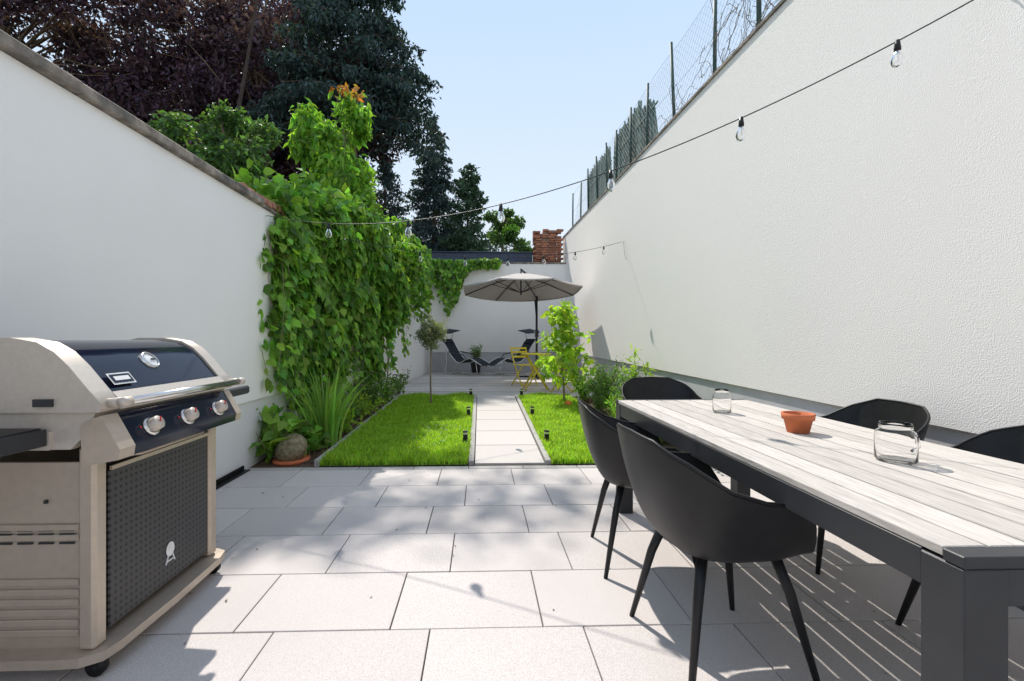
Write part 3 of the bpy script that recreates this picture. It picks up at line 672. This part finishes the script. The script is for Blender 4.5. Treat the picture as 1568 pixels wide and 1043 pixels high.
def lounger(x,y,rz,mir):
    o=B('sun_lounger'); pr=[(-.62,1.0),(-.5,.85),(-.28,.52),(-.12,.36),(.02,.34),(.2,.44),(.32,.47),(.5,.38),(.68,.28)]
    v=[(a*mir,s*.27,z) for a,z in pr for s in(-1,1)]+[(a*mir,s*.27,z-.012) for a,z in pr for s in(-1,1)]; n=len(pr)
    o.add(v,[(2*i,2*i+1,2*i+3,2*i+2) for i in range(n-1)]+[(2*n+2*i,2*n+2*i+1,2*n+2*i+3,2*n+2*i+2) for i in range(n-1)],SLING,True)
    for s in(-1,1):
        o.tube([(a*mir,s*.285,z) for a,z in pr],.014,CHROME,8)
        o.tube([(mir*a,s*.29,z) for a,z in((-.45,.75),(-.42,.3),(-.5,.06),(-.3,.015),(.3,.015),(.55,.06),(.5,.38))],.013,CHROME,8)
        o.tube([(mir*a,s*.31,z) for a,z in((-.36,.64),(-.1,.60),(.12,.56),(.2,.44))],.014,ANTH,8)
        o.tube([(-.62*mir,s*.285,1.0),(-.55*mir,s*.27,1.22)],.01,CHROME,6)
    for a in(-.3,.3): o.tube([(mir*a,-.29,.015),(mir*a,.29,.015)],.012,CHROME,6)
    o.box(*sorted((-.74*mir,-.33*mir)),-.27,.27,1.21,1.23,SLING,rot=Matrix.Rotation(R(6*mir),3,'Y')@Matrix.Rotation(R(10),3,'X'))
    o.box(*sorted((-.60*mir,-.50*mir)),-.2,.2,.84,.94,SLING,bev=.02,rot=Matrix.Rotation(R(50*mir),3,'Y'))
    q=o.done(); q.location=(x,y,.152); q.rotation_euler=(0,0,R(rz)); return q
lounger(-.42,12.9,-28,1); lounger(.92,12.9,24,-1)
bush('potted_shrub',(-.12,13.6,.42),.16,.55,500,.06,L_SHRUB,99)
o=B('plant_pot'); o.rev([(0,0),(.12,0),(.16,.28),(.17,.30),(.15,.30),(.14,.26),(0,.26)],(-.12,13.6,.152),ANTH,20); o.done()
o=B('bistro_table'); x,y=1.10,8.95
o.rev([(0,.70),(.29,.70),(.30,.705),(.30,.72),(.29,.725),(0,.725)],(x,y,.15),YEL,28)
for s in(-1,1):
    o.tube([(x-.24,y+s*.17,.15),(x+.2,y+s*.17,.85)],.014,YEL,6); o.tube([(x+.24,y+s*.15,.15),(x-.2,y+s*.15,.85)],.014,YEL,6)
for a in(-.2,.2): o.tube([(x+a,y-.17,.2),(x+a,y+.17,.2)],.01,YEL,6)
o.done()
def folding_chair(x,y,rz):
    o=B('folding_chair')
    for s in(-1,1):
        o.tube([(.2,s*.2,0),(-.1,s*.2,.5),(-.24,s*.2,.82)],.013,YEL,6); o.tube([(-.22,s*.18,0),(.18,s*.18,.45)],.013,YEL,6)
    for i in range(6): o.box(-.16+i*.06,-.115+i*.06,-.2,.2,.445,.457,YEL,bev=.003)
    for z in(.62,.72,.8): o.box(-.235+(.8-z)*.4,-.22+(.8-z)*.4,-.21,.21,z-.02,z+.02,YEL,bev=.003)
    for a in(.17,-.19): o.tube([(a,-.2,.05),(a,.2,.05)],.009,YEL,6)
    q=o.done(); q.location=(x,y,.152); q.rotation_euler=(0,0,R(rz))
folding_chair(1.62,8.7,150); folding_chair(.95,9.75,-60)
# ---------------------------------------------------------------- light
EL,AZ=51,-20
sun=bpy.data.lights.new('sun','SUN'); sun.energy=5; sun.angle=R(.6); sun.color=(1,.94,.86)
so=bpy.data.objects.new('sun',sun); scene.collection.objects.link(so)
sd=Vector((math.sin(R(AZ))*math.cos(R(EL)),math.cos(R(AZ))*math.cos(R(EL)),math.sin(R(EL))))
so.rotation_euler=sd.to_track_quat('Z','Y').to_euler(); so.location=sd*50
wd=bpy.data.worlds.new('World'); scene.world=wd; wd.use_nodes=True; nt=wd.node_tree; ST=.36
sky=nt.nodes.new('ShaderNodeTexSky'); sky.sky_type='NISHITA'; sky.sun_disc=False; sky.sun_elevation=R(EL); sky.sun_rotation=R(AZ)
sky.air_density=1.0; sky.dust_density=.3; sky.ozone_density=1.0
hs=nt.nodes.new('ShaderNodeHueSaturation'); hs.inputs['Saturation'].default_value=.62; nt.links.new(sky.outputs[0],hs.inputs['Color'])
tm=nt.nodes.new('ShaderNodeMix'); tm.data_type='RGBA'; tm.blend_type='MULTIPLY'; tm.inputs[0].default_value=1; tm.inputs[7].default_value=(1.09,.99,.93,1)
nt.links.new(hs.outputs[0],tm.inputs[6])
# hand-set cap on sky radiance keeps it pale blue, bluer towards the zenith
tc=nt.nodes.new('ShaderNodeTexCoord'); sx=nt.nodes.new('ShaderNodeSeparateXYZ'); nt.links.new(tc.outputs['Generated'],sx.inputs[0])
cr=nt.nodes.new('ShaderNodeMapRange'); cr.inputs[1].default_value=.10; cr.inputs[2].default_value=.62; nt.links.new(sx.outputs['Z'],cr.inputs[0])
cm=nt.nodes.new('ShaderNodeMix'); cm.data_type='RGBA'; nt.links.new(cr.outputs[0],cm.inputs[0])
cm.inputs[6].default_value=(.86/ST,.95/ST,1.04/ST,1); cm.inputs[7].default_value=(.58/ST,.77/ST,1.04/ST,1)
dk=nt.nodes.new('ShaderNodeMix'); dk.data_type='RGBA'; dk.blend_type='DARKEN'; dk.inputs[0].default_value=1
nt.links.new(tm.outputs[2],dk.inputs[6]); nt.links.new(cm.outputs[2],dk.inputs[7])
bg=nt.nodes['Background']; bg.inputs['Strength'].default_value=ST; nt.links.new(dk.outputs[2],bg.inputs[0])
cam=bpy.data.cameras.new('camera'); cam.lens=16.07; cam.sensor_width=36; cam.clip_end=600; cam.clip_start=.05
cam.shift_x=.0179; cam.shift_y=-.0022
co=bpy.data.objects.new('camera',cam); scene.collection.objects.link(co); co.location=(0,0,1.17); co.rotation_euler=(R(90),0,R(-1.718)); scene.camera=co
